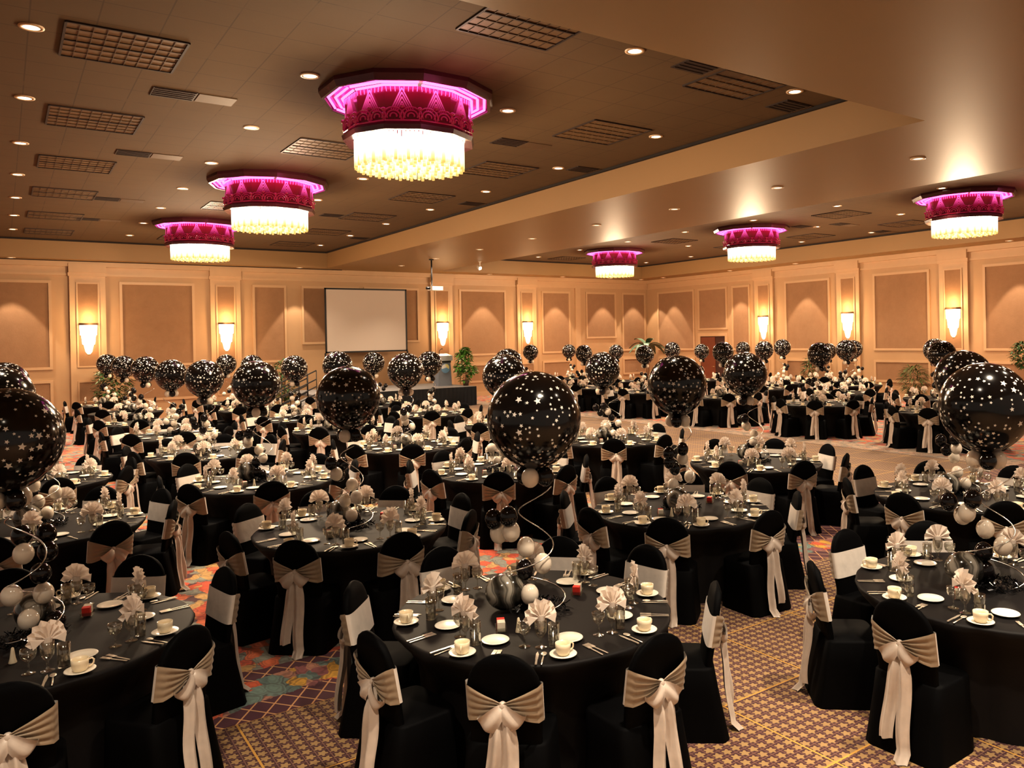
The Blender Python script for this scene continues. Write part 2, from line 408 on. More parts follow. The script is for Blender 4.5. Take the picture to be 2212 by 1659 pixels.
# ------------------------------------------------------------------ downlights
def downlight_proto(mat,name):
    r=thing(name)
    MB().lathe([(.125,0),(.125,-.012),(.085,-.016),(.085,-.004)],20,cap0=False,cap1=False).obj('trim_ring',M['ring'],r)
    MB().lathe([(.001,-.006),(.088,-.006)],20,cap0=False,cap1=False).obj('lens',mat,r)
    return r
dl=None; dls=None
def downlight(x,y,z,label,group,dim=False):
    global dl,dls
    if dim:
        if dls is None: dls=downlight_proto(M['lensdim'],'recessed_downlight'); o=dls; o.location=(x,y,z)
        else: o=dup(dls,(x,y,z))
    else:
        if dl is None: dl=downlight_proto(M['lens'],'recessed_downlight'); o=dl; o.location=(x,y,z)
        else: o=dup(dl,(x,y,z))
    tag(o,label,'ceiling light',group)
rown=['left edge','left middle','chandelier side','bulkhead side']
for i in range(4):
    for j in range(-1,7):
        x=.33+3.05*i; y=10.6+3.05*j
        if j==-1 and i<2: continue
        if i in(1,2) and False: continue
        downlight(x,y,Zc,f'round recessed downlight, {ORD[j+1]} from the front in the {rown[i]} row of the left ceiling','left ceiling downlights')
        spot(SPOT,(x,y,Zc-.03))
rr=['inner','middle','wall side']
for i,x in enumerate((19.03,22.13,25.22)):
    for j in range(7):
        y=10.71+3.06*j
        if (i==1 and j==0) or (i==2 and j<2): pass
        downlight(x,y,Zc,f'round recessed downlight, {ORD[j]} from the front in the {rr[i]} row of the right ceiling','right ceiling downlights')
        spot(SPOT,(x,y,Zc-.03))
for j,y in enumerate((7.5,10.5,13.5,16.45,19.55,22.7,25.9,28.9)):
    downlight(12.6,y,Zs,f'dim recessed downlight, {ORD[j]} from the front along the dropped soffit between ceilings','soffit downlights',True)
    spot(SPOT,(12.6,y,Zs-.03))
wl=[(.3,31.2,'left end'),(9.4,31.2,'left of the projection screen'),(17.8,31.2,'above the panel right of the lectern'),(21.8,31.2,'right of the fourth sconce'),(24.7,31.2,'above the second last back panel'),(26.7,31.2,'in the back corner')]
for x,y,w in wl:
    downlight(x,y,Zs,f'small wall wash downlight in back soffit, {w}','wall wash downlights',True); spot(WASH,(x,y,Zs-.03),(R(-6),0,0))
for y,w in [(29.8,'nearest the back corner'),(25.3,'before the doorway'),(21.6,'between the two right sconces'),(12.9,'at the right edge of the photo')]:
    downlight(Xr-.7,y,Zs,f'small wall wash downlight in right soffit, {w}','wall wash downlights',True); spot(WASH,(Xr-.7,y,Zs-.03),(0,R(6),0))

# ------------------------------------------------------------------ troffers and vents
def troffer():
    r=thing('ceiling_troffer'); a=.61
    f=MB()
    for s in(-1,1): f.box(s*a-.013,s*a+.013,-a,a,-.02,0).box(-a,a,s*a-.013,s*a+.013,-.02,0)
    f.box(-a,a,-.012,.012,-.02,0); f.obj('frame',M['vent'],r,False)
    MB().box(-a,a,-a,a,-.006,-.002).obj('reflector',M['louver_deep'],r,False)
    l=MB()
    for k in range(1,9): x=-a+2*a*k/9; l.box(x-.005,x+.005,-a,a,-.014,-.006)
    for y in(-.4,-.2,.2,.4): l.box(-a,a,y-.012,y+.012,-.016,-.006)
    l.obj('louver',M['louver'],r,False)
    return r
tp=None
tr=[(1.24,y,'left') for y in (10.8,14.46,18.14,21.7,25.5,29.1)]+[(4.87,y,'chandelier') for y in(7.5,14.5,21.8,29.0)]+[(8.5,y,'bulkhead') for y in(7.62,10.9,14.46,18.2,21.8,25.4,29.0)]
cnt={}
for x,y,w in tr+[(20.5,14.7,'right ceiling inner'),(20.5,22.0,'right ceiling inner'),(24.2,14.9,'right ceiling outer'),(24.1,18.6,'right ceiling outer'),(24.1,22.3,'right ceiling outer'),(20.5,29.0,'right ceiling inner')]:
    cnt[w]=cnt.get(w,0)
    if tp is None: tp=troffer(); o=tp; o.location=(x,y,Zc)
    else: o=dup(tp,(x,y,Zc))
    tag(o,f'unlit square louvered ceiling light panel, {ORD[cnt[w]]} from the front in the {w} row','ceiling light panel','unlit ceiling panels'); cnt[w]+=1
def vent():
    r=thing('ceiling_vent')
    b=MB().box(-.28,.28,-.22,.22,-.012,0); b.obj('dark_grille',M['vent'],r,False)
    s=MB()
    for k in range(5): s.box(-.26,.26,-.2+.09*k,-.18+.09*k,-.02,-.012)
    s.obj('slats',M['vent'],r,False)
    MB().box(.30,.80,-.2,.2,-.01,0).obj('cover_plate',M['ventpale'],r,False)
    return r
vp=None
for i,(x,y,w) in enumerate([(7.49,7.53,'beside the front panel right of the large chandelier'),(10.0,8.1,'at the front end of the bulkhead'),(2.03,12.37,'behind the largest panel at left'),(2.03,16.6,'third panel at left'),(7.48,12.31,'right of the large chandelier'),(10.0,13.5,'second along the bulkhead'),(10.0,18.4,'third along the bulkhead'),(7.53,21.98,'beyond the middle chandelier'),(2.1,22.03,'beside the fourth left panel'),(2.0,25.75,'beside the fifth left panel'),(10.0,26.4,'last along the bulkhead'),(21.6,17.05,'beside the middle right chandelier'),(22.3,16.05,'between right ceiling rows'),(25.3,16.5,'near the right wall')]):
    if vp is None: vp=vent(); o=vp; o.location=(x,y,Zc)
    else: o=dup(vp,(x,y,Zc))
    tag(o,f'small dark ceiling vent, {w}','vent','ceiling vents')

# ------------------------------------------------------------------ chandeliers
def chandelier():
    r=thing('chandelier'); n=12; ph=PI/12
    MB().lathe([(1.25,0),(1.25,-.07),(1.21,-.17),(1.17,-.17),(1.17,-.09),(.5,-.09)],n,cap0=False,cap1=False,ph=ph).obj('canopy',M['canopy'],r,False)
    MB().lathe([(1.165,-.10),(.9,-.10)],n,cap0=False,cap1=False,ph=ph).obj('neon_tray',M['neontray'],r,False)
    for rad,z in ((1.12,-.135),(1.02,-.135),(.93,-.15)):
        for seg in range(6):
            MB().tube([(rad*math.cos(ph+2*PI*(seg*2+k)/n+(.03 if k==0 else -.03 if k==2 else 0)),rad*math.sin(ph+2*PI*(seg*2+k)/n+(.03 if k==0 else -.03 if k==2 else 0)),z) for k in(0,1,2)],.02,6).obj('neon_tube',M['neon'],r)
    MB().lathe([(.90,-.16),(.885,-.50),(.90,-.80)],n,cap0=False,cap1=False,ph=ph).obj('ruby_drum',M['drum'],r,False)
    rel=MB(); sc=MB()
    for k in range(n):
        a0=ph+2*PI*k/n; a1=ph+2*PI*(k+1)/n
        A=Vector((math.cos(a0),math.sin(a0),0))*.903; B=Vector((math.cos(a1),math.sin(a1),0))*.903
        mid=(A+B)/2; nn=mid.normalized(); ex=(B-A).normalized(); hw=(B-A).length/2
        def pt(u,z,o=.012): return mid+ex*(u*hw)+nn*(o-.0)+Vector((0,0,z))
        for q in range(4):
            h=-.19-.075*q; ww=1.0-.19*q
            for s in(-1,1):
                rel.tube([pt(0,h),pt(s*ww*.62,h-.36*ww)],.0095,4)
        for q in range(8):
            u=-.9+1.8*q/7; rel.tube([pt(u,-.17),pt(u*.96,-.25)],.006,4)
        for s in(-.5,.5):
            for rad in(.14,.09,.045):
                rr=[pt(s+math.cos(t)*rad/hw,-.66+math.sin(t)*rad*1.05,.014) for t in [PI*j/8 for j in range(-1,10)]]
                sc.tube(rr,.013,5)
        sc.tube([pt(-1,-.735,.016),pt(1,-.735,.016)],.016,5)
        sc.ball(pt(0,-.50,.02),.035,8,6).ball(pt(1,-.55,.02),.035,8,6)
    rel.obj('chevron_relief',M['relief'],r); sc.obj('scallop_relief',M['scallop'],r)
    MB().lathe([(.90,-.77),(.95,-.80),(.93,-.88),(.80,-.86)],n,cap0=False,cap1=False,ph=ph).obj('lower_rim',M['canopy'],r,False)
    MB().lathe([(.90,-.775),(.935,-.79)],n,cap0=False,cap1=False,ph=ph).obj('neon_trim',M['scallop'],r,False)
    f=MB()
    for q,(rad,n2,zb) in enumerate(((.76,84,-1.33),(.66,60,-1.32),(.54,50,-1.315),(.41,38,-1.31),(.28,26,-1.305),(.14,12,-1.30))):
        for k in range(n2):
            a=2*PI*k/n2; jz=.02*((k*7)%3-1)*(1 if q==0 else .5); f.mi=1 if (k%3==0) else 0
            f.tube([(rad*math.cos(a),rad*math.sin(a),-.85),(rad*math.cos(a),rad*math.sin(a),zb+jz)],.0235,5)
    fo=f.obj('crystal_fringe',[M['crystal'],M['crystal_edge']],r,False); fo['kind']='stuff'
    for ch in r.children: ch.scale=(1,1,.80)
    return r
cp=chandelier()
for i,(x,y,w) in enumerate([(4.85,10.75,'large magenta neon chandelier nearest the camera, on the left ceiling'),(4.80,17.95,'middle chandelier of the left ceiling row, pink neon over crystal fringe'),(4.75,25.2,'farthest chandelier of the left ceiling row, overlapped by the middle one'),(20.45,10.93,'nearest chandelier of the right ceiling, at the right edge'),(20.4,18.15,'middle chandelier of the right ceiling row'),(20.5,25.6,'farthest and smallest chandelier, above the back right corner')]):
    o=cp if i==0 else dup(cp,(x,y,Zc),R(7*i))
    if i==0: o.location=(x,y,Zc)
    tag(o,w,'chandelier','art deco neon chandeliers')
    lamp('POINT','chandelier_glow',(x,y,Zc-1.45),560,WARM,shadow_soft_size=.35)
    lamp('POINT','neon_glow',(x,y-1.6,Zc-.6),5,(1,.15,.45),shadow_soft_size=.3)

# ------------------------------------------------------------------ sconces
def sconce():
    r=thing('wall_sconce')          # local: wall plane y=0, room towards -y, top z=0
    g=MB(); rg=[]
    for z,w,dp in ((-.06,.26,.20),(-.40,.25,.19),(-.42,.215,.17),(-.72,.19,.15),(-.74,.15,.12),(-.98,.10,.08),(-1.06,.04,.04)):
        rg.append([(w*math.cos(PI+PI*k/10),dp*math.sin(PI+PI*k/10),z) for k in range(11)])
    g.rings(rg,False); g.obj('glass_shade',M['sconce'],r)
    MB().rings([[(.285*math.cos(PI+PI*k/12),.22*math.sin(PI+PI*k/12),z) for k in range(13)] for z in(-.07,0)],False).obj('bronze_band',M['bronze'],r)
    return r
sp=None
for i,(x,y,rz,w) in enumerate([(2.42,Yb-.12,0,'far left of the back wall'),(6.83,Yb-.12,0,'second from left on the back wall'),(15.72,Yb-.12,0,'behind the lectern'),(20.13,Yb-.12,0,'back wall right of the lectern plant'),(Xr-.12,23.89,-PI/2,'right wall nearest the doorway'),(Xr-.12,19.54,-PI/2,'right wall middle'),(Xr-.12,15.17,-PI/2,'right wall nearest the camera')]):
    if sp is None: sp=sconce(); o=sp; o.location=(x,y,3.38); o.rotation_euler=(0,0,rz)
    else: o=dup(sp,(x,y,3.38),rz)
    tag(o,f'glowing tapered wall sconce with bronze band, {w}','wall light','wall sconces')
    nx,ny=(0,-1) if rz==0 else (-1,0)
    lamp('POINT','sconce_glow',(x+nx*.30,y+ny*.30,3.56),24,(1,.66,.34),shadow_soft_size=.08)
    lamp('POINT','sconce_glow',(x+nx*.45,y+ny*.45,2.75),22,(1,.66,.34),shadow_soft_size=.12)

# ------------------------------------------------------------------ banquet chair
def backhalf(z):
    if z<.60: return .192
    if z<.72: return .200
    return .200*math.sqrt(max(0,1-((z-.72)/.222)**2.3))
def backy(z): return -.085*max(0,z-.44)/.5
def ring_rr(w,t,yc,z,n=28,k=4):
    # rounded outline, wide in x, thin in y
    out=[]
    for i in range(n):
        a=2*PI*i/n; c,s=math.cos(a),math.sin(a)
        out.append((w*math.copysign(abs(c)**(2/k),c), yc+t*math.copysign(abs(s)**(2/k),s), z))
    return out
def chair_proto(full=True, flip=1, kx=0.0):
    r=thing('banquet_chair')
    bk=MB(); zs=[.40,.50,.60,.68,.72,.77,.82,.86,.895,.92,.935,.941]
    bk.rings([ring_rr(max(backhalf(z),.02),.030*(1 if z<.9 else max(.25,(.95-z)/.05)),backy(z),z) for z in zs],True,False,True)
    # rear skirt falls straight from the back to the carpet
    st=MB(); lev=[(.455,.215,-.03,.335),(.44,.226,-.045,.345),(.30,.233,-.07,.345),(.15,.243,-.10,.345),(.0,.255,-.13,.345)]
    rg=[]
    for z,w,y0,y1 in lev:
        pts=[]; n=40
        for i in range(n):
            a=2*PI*i/n; c,s=math.cos(a),math.sin(a); k=7
            amp=1+.012*math.sin(9*a+z*4)*(1-z/.46)
            pts.append((w*amp*math.copysign(abs(c)**(2/k),c),(y0+y1)/2+(y1-y0)/2*amp*math.copysign(abs(s)**(2/k),s),z))
        rg.append(pts)
    st.rings(rg[::-1],True,False,True)
    # sash band across the front of the back and gathered behind
    fr=MB(); zt,zb=.785,.585
    def front(u,v):
        z=zt+(zb-zt)*v; a=PI*u
        return (.206*math.copysign(abs(math.cos(a))**.5,math.cos(a)), backy(z)+.037*abs(math.sin(a))**.5, z)
    fr.grid(20,4,front); 
    rr=MB()
    for s in(-1,1):
        def rear(u,v,s=s):
            zt0,zb0=(zt+.005,zb-.005); z0=zt0+(zb0-zt0)*v
            z1=.692+(.654-.692)*v; e=u
            z=z0+(z1-z0)*e - .012*math.sin(PI*u)*(v)
            x=s*.206*(1-u)+ s*.006*u + kx*u
            y=backy(z)-.034-.022*u-.017*abs(math.sin(v*PI*4.5+u*.7))**1.4*(.35+.65*u)*(1-.55*u*u) - .012*math.sin(PI*min(1,u*1.2))
            if u==0: y=backy(z0)+.0
            return (x,y,z)
        rr.grid(10,26,rear)
    kn=MB().ball((kx,-.092,.672),.025,12,8,1,.8,1.1)
    lp=[]
    for s in(-1,1):
        b=MB(); ax=Vector((s*.66,-.10,-.74 if s==flip else -.60)).normalized(); o=Vector((kx,-.094,.672)); L=.150 if s==flip else .132
        side=ax.cross(Vector((0,1,0))).normalized(); nor=side.cross(ax)
        def loop(u,v,o=o,ax=ax,side=side,nor=nor,L=L,s=s):
            w=.009+.050*math.sin(PI*u)**.75; c=(v-.5)*2
            p=o+ax*(L*(1-math.cos(2*PI*u))/2*(1-.10*c*c))+nor*(.034*math.sin(2*PI*u)-.010*math.cos(c*4.2+s)*math.sin(PI*u))
            p=p+side*(w*c); p.y=min(p.y,-.074-.01*u)
            return p
        b.grid(22,8,loop)
        lp.append(b)
    tl=[]
    for s,z_end,x_end in ((-1,.015,-.055),(1,.10,.065)):
        b=MB(); s2=s*flip
        def tail(u,v,s2=s2,z_end=z_end,x_end=x_end):
            z=.655+(z_end-.655)*v; w=.026+.020*min(1,v*4)
            if z<.10: pass
            xc=kx+s2*.022+(x_end*flip-s2*.022)*v
            y=-.070-.045*min(1,v*1.1)-.020*v-.004*s2-.034*math.sin(PI*u)*min(1,v*5)*(1-.3*v)+.010*math.sin(u*PI*3)-.006*math.sin(v*9+s2)
            zz=z+ (.018*(u-.5) if v==1 else 0)
            if v==1 and z_end<.05: y-=.05; zz=.006
            return (xc+(u-.5)*2*w+.006*math.sin(v*6), y-.015, zz)
        b.grid(10,16,tail); tl.append(b)
    if full:
        st.obj('seat_cover',M['chair_cloth'],r); bk.obj('backrest_cover',M['chair_cloth'],r)
        sa=fr.obj('sash',M['satin_front'],r); rr.obj('sash_gather',M['organza'],sa)
        kn.obj('bow_knot',M['satin'],sa)
        for b in lp: b.obj('bow_loop',M['satin'],sa)
        for b in tl: b.obj('sash_tail',M['satin'],sa)
    else:
        st.v,st.f,st.m=st.v,st.f,st.m; o=len(st.v); st.add(bk.v,bk.f); st.obj('chair_cover',M['chair_cloth'],r)
        m=MB(); m.add(fr.v,fr.f); m.mi=1; m.add(rr.v,rr.f); m.mi=2; m.add(kn.v,kn.f)
        for b in lp+tl: m.add(b.v,b.f)
        m.obj('sash',[M['satin_front'],M['organza'],M['satin']],r)
    return r

# ------------------------------------------------------------------ table top things
def lathe_obj(prof,name,mat,parent=None,n=24,**kw): return MB().lathe(prof,n,**kw).obj(name,mat,parent)
def cup_proto():
    b=MB().lathe([(.026,0),(.033,.003),(.041,.02),(.044,.045),(.045,.068),(.042,.068),(.040,.045),(.034,.014),(.001,.012)],24,cap1=False)
    o=b.obj('coffee_cup',M['china'])
    h=MB().tube([(.042,0,.056),(.058,0,.058),(.068,0,.048),(.066,0,.030),(.054,0,.018),(.040,0,.016)],.0052,7).obj('handle',M['china'],o)
    return o
def saucer_proto(): return lathe_obj([(.03,0),(.045,.004),(.076,.016),(.080,.017),(.076,.020),(.04,.009),(.001,.009)],'saucer',M['plate'],n=28,cap1=False)
def plate_proto(): return lathe_obj([(.045,0),(.055,.003),(.080,.013),(.085,.014),(.081,.017),(.052,.007),(.001,.007)],'bread_plate',M['plate'],n=28,cap1=False)
def wine_proto(): return lathe_obj([(.035,0),(.034,.003),(.008,.008),(.0045,.02),(.0045,.062),(.014,.070),(.034,.088),(.041,.112),(.040,.138),(.038,.138),(.039,.112),(.031,.090),(.001,.076)],'wine_glass',M['glass'],n=18,cap1=False)
def goblet_proto(): return lathe_obj([(.036,0),(.035,.003),(.010,.010),(.006,.025),(.007,.055),(.020,.068),(.033,.09),(.037,.125),(.035,.165),(.033,.165),(.035,.125),(.030,.092),(.001,.072)],'water_goblet',M['glass'],n=18,cap1=False)
def tumbler_proto(): return lathe_obj([(.029,0),(.031,.004),(.033,.07),(.034,.138),(.032,.138),(.030,.012),(.001,.012)],'tumbler',M['glass'],n=18,cap1=False)
def napkin_proto(seed,flip=1):
    q=random.Random(seed); b=MB()
    N=16; rim=[];ctr=[]
    for layer,(rad,span,y0,zb) in enumerate(((.102,112,.0,0.0),(.078,66,-.018,.004))):
        n=N if layer==0 else 10
        rim=[];ctr=[];mid=[]
        for k in range(n+1):
            a=R(-span+2*span*k/n); z=.011 if k%2 else -.011
            rr=rad*(1 if k%2 else .93)*(1+.05*q.uniform(-1,1))
            rim.append((rr*math.sin(a),y0+z*1.1,zb+.012+rr*math.cos(a)*1.02)); mid.append((rr*.55*math.sin(a),y0+z*.7,zb+.012+rr*.55*math.cos(a)))
            ctr.append((.010*math.sin(a),y0+z*.15,zb+.004))
        b.rings([ctr,mid,rim],False)
    # stem tucked into the goblet and side wings
    b.rings([[(.028*math.cos(t),.020*math.sin(t)-.004,.02) for t in [2*PI*j/10 for j in range(10)]],[(.024*math.cos(t),.022*math.sin(t),-.03) for t in [2*PI*j/10 for j in range(10)]],[(.012*math.cos(t),.012*math.sin(t),-.075) for t in [2*PI*j/10 for j in range(10)]]],True,True,True)
    for s in(-1,1):
        b.add([(s*.012,-.016,.012),(s*.092,-.022,.030),(s*.080,-.030,-.028),(s*.030,-.024,.006),(s*.060,-.006,.0)],[(0,1,3),(1,2,3),(1,2,4),(0,1,4)])
    return b.obj('folded_napkin',M['napkin'],smooth=False)
def fork_proto():
    b=MB(); b.grid(2,1,lambda u,v:((v-.5)*.010,-.095+.10*u,.004)); b.box(-.0045,.0045,-.095,.02,.001,.004)
    b.box(-.011,.011,.02,.048,.003,.006)
    for k in range(4): x=-.0095+.0063*k; b.box(x-.0018,x+.0018,.048,.09,.003,.006)
    return b.obj('dinner_fork',M['steel'],smooth=False)
def knife_proto():
    b=MB().box(-.006,.006,-.09,-.02,.001,.006); b.add([(-.008,-.02,.002),(.008,-.02,.002),(.009,.05,.002),(.0,.09,.002),(-.008,.06,.002),(-.008,-.02,.004),(.008,-.02,.004),(.009,.05,.004),(.0,.09,.004),(-.008,.06,.004)],[(0,1,2,3,4),(9,8,7,6,5),(0,1,6,5),(1,2,7,6),(2,3,8,7),(3,4,9,8),(4,0,5,9)])
    return b.obj('dinner_knife',M['steel'],smooth=False)
def spoon_proto():
    b=MB().box(-.004,.004,-.09,.03,.001,.004); b.ball((0,.055,.006),.028,14,8,.62,1,.16)
    return b.obj('teaspoon',M['steel'])
def caddy_proto():
    r=thing('sugar_caddy')
    MB().box(-.05,.05,-.035,.035,0,.006).box(-.05,-.046,-.035,.035,.006,.03).box(.046,.05,-.035,.035,.006,.03).box(-.046,.046,-.035,-.031,.006,.03).box(-.046,.046,.031,.035,.006,.03).obj('glass_tray',M['glass'],r,False)
    w=MB(); rd=MB()
    for k in range(9):
        x=-.040+.0095*k; t=(rd if k<4 else w); s=len(t.v); t.box(-.003,.003,-.024,.024,0,.058)
        t.xf(Matrix.Translation((x,.0,.007))@Matrix.Rotation(R(-10+2*k),4,'Y'),s)
    rd.obj('packet',M['packet_red'],r,False); w.obj('packet',M['packet_white'],r,False)
    return r
def shaker_proto(): return lathe_obj([(.021,0),(.022,.006),(.015,.03),(.010,.07),(.007,.088),(.001,.093)],'salt_shaker',M['shaker'],n=14,cap1=False)

# ------------------------------------------------------------------ balloons
BR=.305
def star_balloon(n=300,full=True):
    b=MB(); b.ball((0,0,0),BR,40,28,1,1,1,.09); q=random.Random(5)
    zt=-BR*1.09
    b.lathe([(.020,zt+.012),(.014,zt-.01),(.020,zt-.04),(.001,zt-.045)],10,cap0=False)
    b.mi=1; pts=[]
    tries=0
    while len(pts)<n and tries<9000:
        tries+=1
        z=q.uniform(-.93,1); a=q.uniform(0,2*PI); d=Vector((math.sqrt(1-z*z)*math.cos(a),math.sqrt(1-z*z)*math.sin(a),z))
        s=q.choice((.008,.010,.010,.011,.012,.014,.017,.024))
        if all((d-e).length*BR>(s+f)*1.02 for e,f in pts): pts.append((d,s))
    for d,s in pts:
        x=d.orthogonal().normalized(); y=d.cross(x); ph=q.uniform(0,6)
        vs=[]
        for k in range(10):
            rr=s if k%2==0 else s*.46
            vs.append(d*BR+x*(rr*math.cos(ph+PI*k/5))+y*(rr*math.sin(ph+PI*k/5)))
        vs.append(d*BR); out=[]
        for v in vs:
            u=v.normalized(); k=1+.09*max(0,-u.z)**4; w=u*(BR*1.006); out.append((w.x,w.y,w.z*k))
        b.add(out,[(k,(k+1)%10,10) for k in range(10)])
    o=b.obj('star_balloon',[M['bal'],M['star']])
    for k,(a,m) in enumerate(((.1,'smallblack'),(1.7,'pearl'),(3.2,'smallblack'),(4.7,'pearl'))):
        c=MB().ball((0,0,0),.058,16,10,1,1,1.12).obj('collar_balloon',M[m],o); c.location=(.075*math.cos(a),.075*math.sin(a),zt-.045)
        c['label']='small black balloon' if m=='smallblack' else 'small pearl white balloon'
    return o
# chain of small balloons spiralling up from the table (local x is the way the chain leans, z from the cloth)
CH=[(-.25,.02,.57,'k'),(-.15,-.06,.60,'k'),(-.22,.04,.475,'w'),(-.135,-.03,.50,'w'),(-.04,.03,.385,'w'),(.07,-.04,.295,'w'),(-.05,.04,.24,'k'),(-.02,-.07,.115,'w'),(-.05,.09,.065,'k')]
def arrangement(var,near=True):
    r=thing('balloon_arrangement')
    m=MB().ball((-.185,0,.118),.115,26,16,1.15,1,1.0); m.tube([(-.06,0,.10),(-.04,0,.095)],[.012,.018],8); m.obj('agate_balloon',M['marble'],r)
    q=random.Random(var)
    for i,(x,y,z,c) in enumerate(CH):
        if var: x+=q.uniform(-.05,.05); y+=q.uniform(-.06,.06); c=q.choice('kw') if q.random()<.3 else c
        o=MB().ball((0,0,0),.060,16,10,1,1,1.1).obj('small_balloon',M['smallblack'] if c=='k' else M['pearl'],r); o.location=(x,y,max(z,.067))
        o['label']='small black balloon' if c=='k' else 'small pearl white balloon'
    w=[]
    for k in range(46):
        t=k/45; a=-1.2+t*4.2*PI
        rad=.17+.05*math.sin(t*7)-.10*max(0,t-.6)
        w.append((.02+rad*math.cos(a)*(1-.15*t),rad*math.sin(a)*.8,.02+.76*t**1.15))
    MB().tube(w,.0042,5).obj('curled_wire',M['silver'],r)
    b=MB()
    for k in range(420):
        a=q.uniform(0,2*PI); rr=.20*math.sqrt(q.random()); z=.055*(1-rr/.22)*q.random()
        p=Vector((.03+rr*math.cos(a),rr*math.sin(a),z+.009)); d=Vector((q.uniform(-1,1),q.uniform(-1,1),q.uniform(0,.8)))*.035
        e=Vector((q.uniform(-1,1),q.uniform(-1,1),q.uniform(-1,1)))*.008
        b.add([p,p+d,p+d+e,p+e],[(0,1,2,3)])
    b.lathe([(.13,0),(.12,.012),(.001,.02)],16,cx=.03,cap1=False)
    b.obj('tinsel_base',M['tinsel'],r,False)
    return r

# ------------------------------------------------------------------ tables
def table_proto(seed):
    q=random.Random(seed); r=thing('round_table'); b=MB(); rg=[]; n=96
    ph=[q.uniform(0,6) for _ in range(3)]
    for rad,z,amp in ((.30,.76,0),(.70,.76,0),(.890,.759,0),(.910,.754,0),(.916,.742,.004),(.895,.70,.010),(.80,.60,.012),(.745,.50,.012),(.735,.40,.012),(.73,.2,.014),(.735,.004,.016)):
        rg.append([((rad+amp*(math.sin(13*a+ph[0])+.6*math.sin(22*a+ph[1])))*math.cos(a),(rad+amp*(math.sin(13*a+ph[0])+.6*math.sin(22*a+ph[1])))*math.sin(a),z) for a in [2*PI*k/n for k in range(n)]])
    b.rings(rg[::-1],True,False,True); b.obj('tablecloth',M['black_cloth'],r)
    lathe_obj([(.05,.0),(.05,.70),(.76,.72),(.76,.745),(.001,.745)],'tabletop',M['bark'],r,n=32,cap1=False)
    return r

CAM=Vector((0,0,2.57))
# x, y, balloon x,y,z, seat angle offset, tier, name
def nm(l): return l
TB=[]
def T(x,y,bx,by,bz,off,tier,name): TB.append((x,y,bx,by,bz,off,tier,name))
T(.12,6.03,.02,6.02,2.02,36,0,'front left-edge table'); T(.315,9.73,-.02,9.87,2.08,23,1,'middle left-edge table'); T(.34,13.1,.02,13.2,2.08,10,1,'rear left-edge table')
c1=[(2.85,4.5,2.81,4.38,2.05,5,0),(2.75,7.62,2.76,7.67,2.03,4,0),(2.76,10.98,2.73,11.04,2.04,36,1),(2.75,14.4,2.74,14.43,2.01,20,1),(2.75,17.75,2.75,17.72,1.98,2,2),(2.77,21.2,2.75,21.22,2.02,30,2),(2.75,25.0,2.72,25.04,2.01,12,2),(2.72,28.6,2.67,28.68,2.03,38,2)]
for i,a in enumerate(c1): T(*a,['centre foreground table','second centre-row table'][i] if i<2 else ORD[i]+' centre-row table')
c2=[(5.63,2.85,5.63,2.88,2.03,3,0),(5.75,6.15,5.70,6.12,2.06,42,0),(5.55,9.55,5.67,9.58,2.05,14,1),(5.65,12.87,5.64,12.86,2.06,25,1),(5.65,16.3,5.65,16.3,2.08,8,2),(5.67,19.4,5.67,19.39,1.97,40,2),(5.64,23.1,5.62,23.12,1.96,15,2),(5.66,26.3,5.66,26.49,1.95,33,2)]
for i,a in enumerate(c2): T(*a,'right foreground table' if i==0 else ORD[i]+' right-of-centre table')
c3=[(8.55,4.64,8.60,4.63,2.04,1,0),(8.65,7.7,8.53,7.75,2.01,27,1),(8.7,11.0,8.53,11.05,2.0,7,1),(8.6,14.4,8.61,14.39,2.06,31,2),(8.55,18.0,8.55,18.04,2.0,20,2),(8.57,21.6,8.54,21.65,1.97,3,2),(8.6,24.75,8.63,24.78,1.94,28,2)]
for i,a in enumerate(c3): T(*a,ORD[i]+' aisle-row table')
c4=[(17,9.64,17.0,9.64,2.04,16,2),(16.95,12.85,16.99,12.9,2.02,30,2),(17.05,16.3,17.01,16.29,2.06,4,2),(16.9,19.85,17.0,19.75,1.97,22,2),(17,23.1,17,23.1,1.99,39,2),(17.02,26.7,17.02,26.69,2.02,13,2)]
for i,a in enumerate(c4): T(*a,ORD[i]+' cross-aisle table')
c5=[(20.4,11.65,20.34,11.72,2.05,9,2),(20.5,14.7,20.56,14.65,2.04,26,2),(20.5,17.9,20.58,17.84,2.03,41,2),(20.45,22.1,20.42,22.15,2.03,18,2),(20.45,25.5,20.44,25.54,1.95,2,2),(20.5,28.9,20.51,28.99,1.97,34,2)]
for i,a in enumerate(c5): T(*a,ORD[i]+' back-block table')
c6=[(23.7,16.6,23.7,16.6,1.99,11,2),(25.75,19.15,25.75,19.15,1.86,29,2),(23.2,19.3,23.2,19.25,2.06,0,2),(25.75,23.5,25.75,23.49,1.95,21,2),(23,23.2,23,23.2,1.91,37,2)]
for i,a in enumerate(c6): T(*a,ORD[i]+' wall-side table')

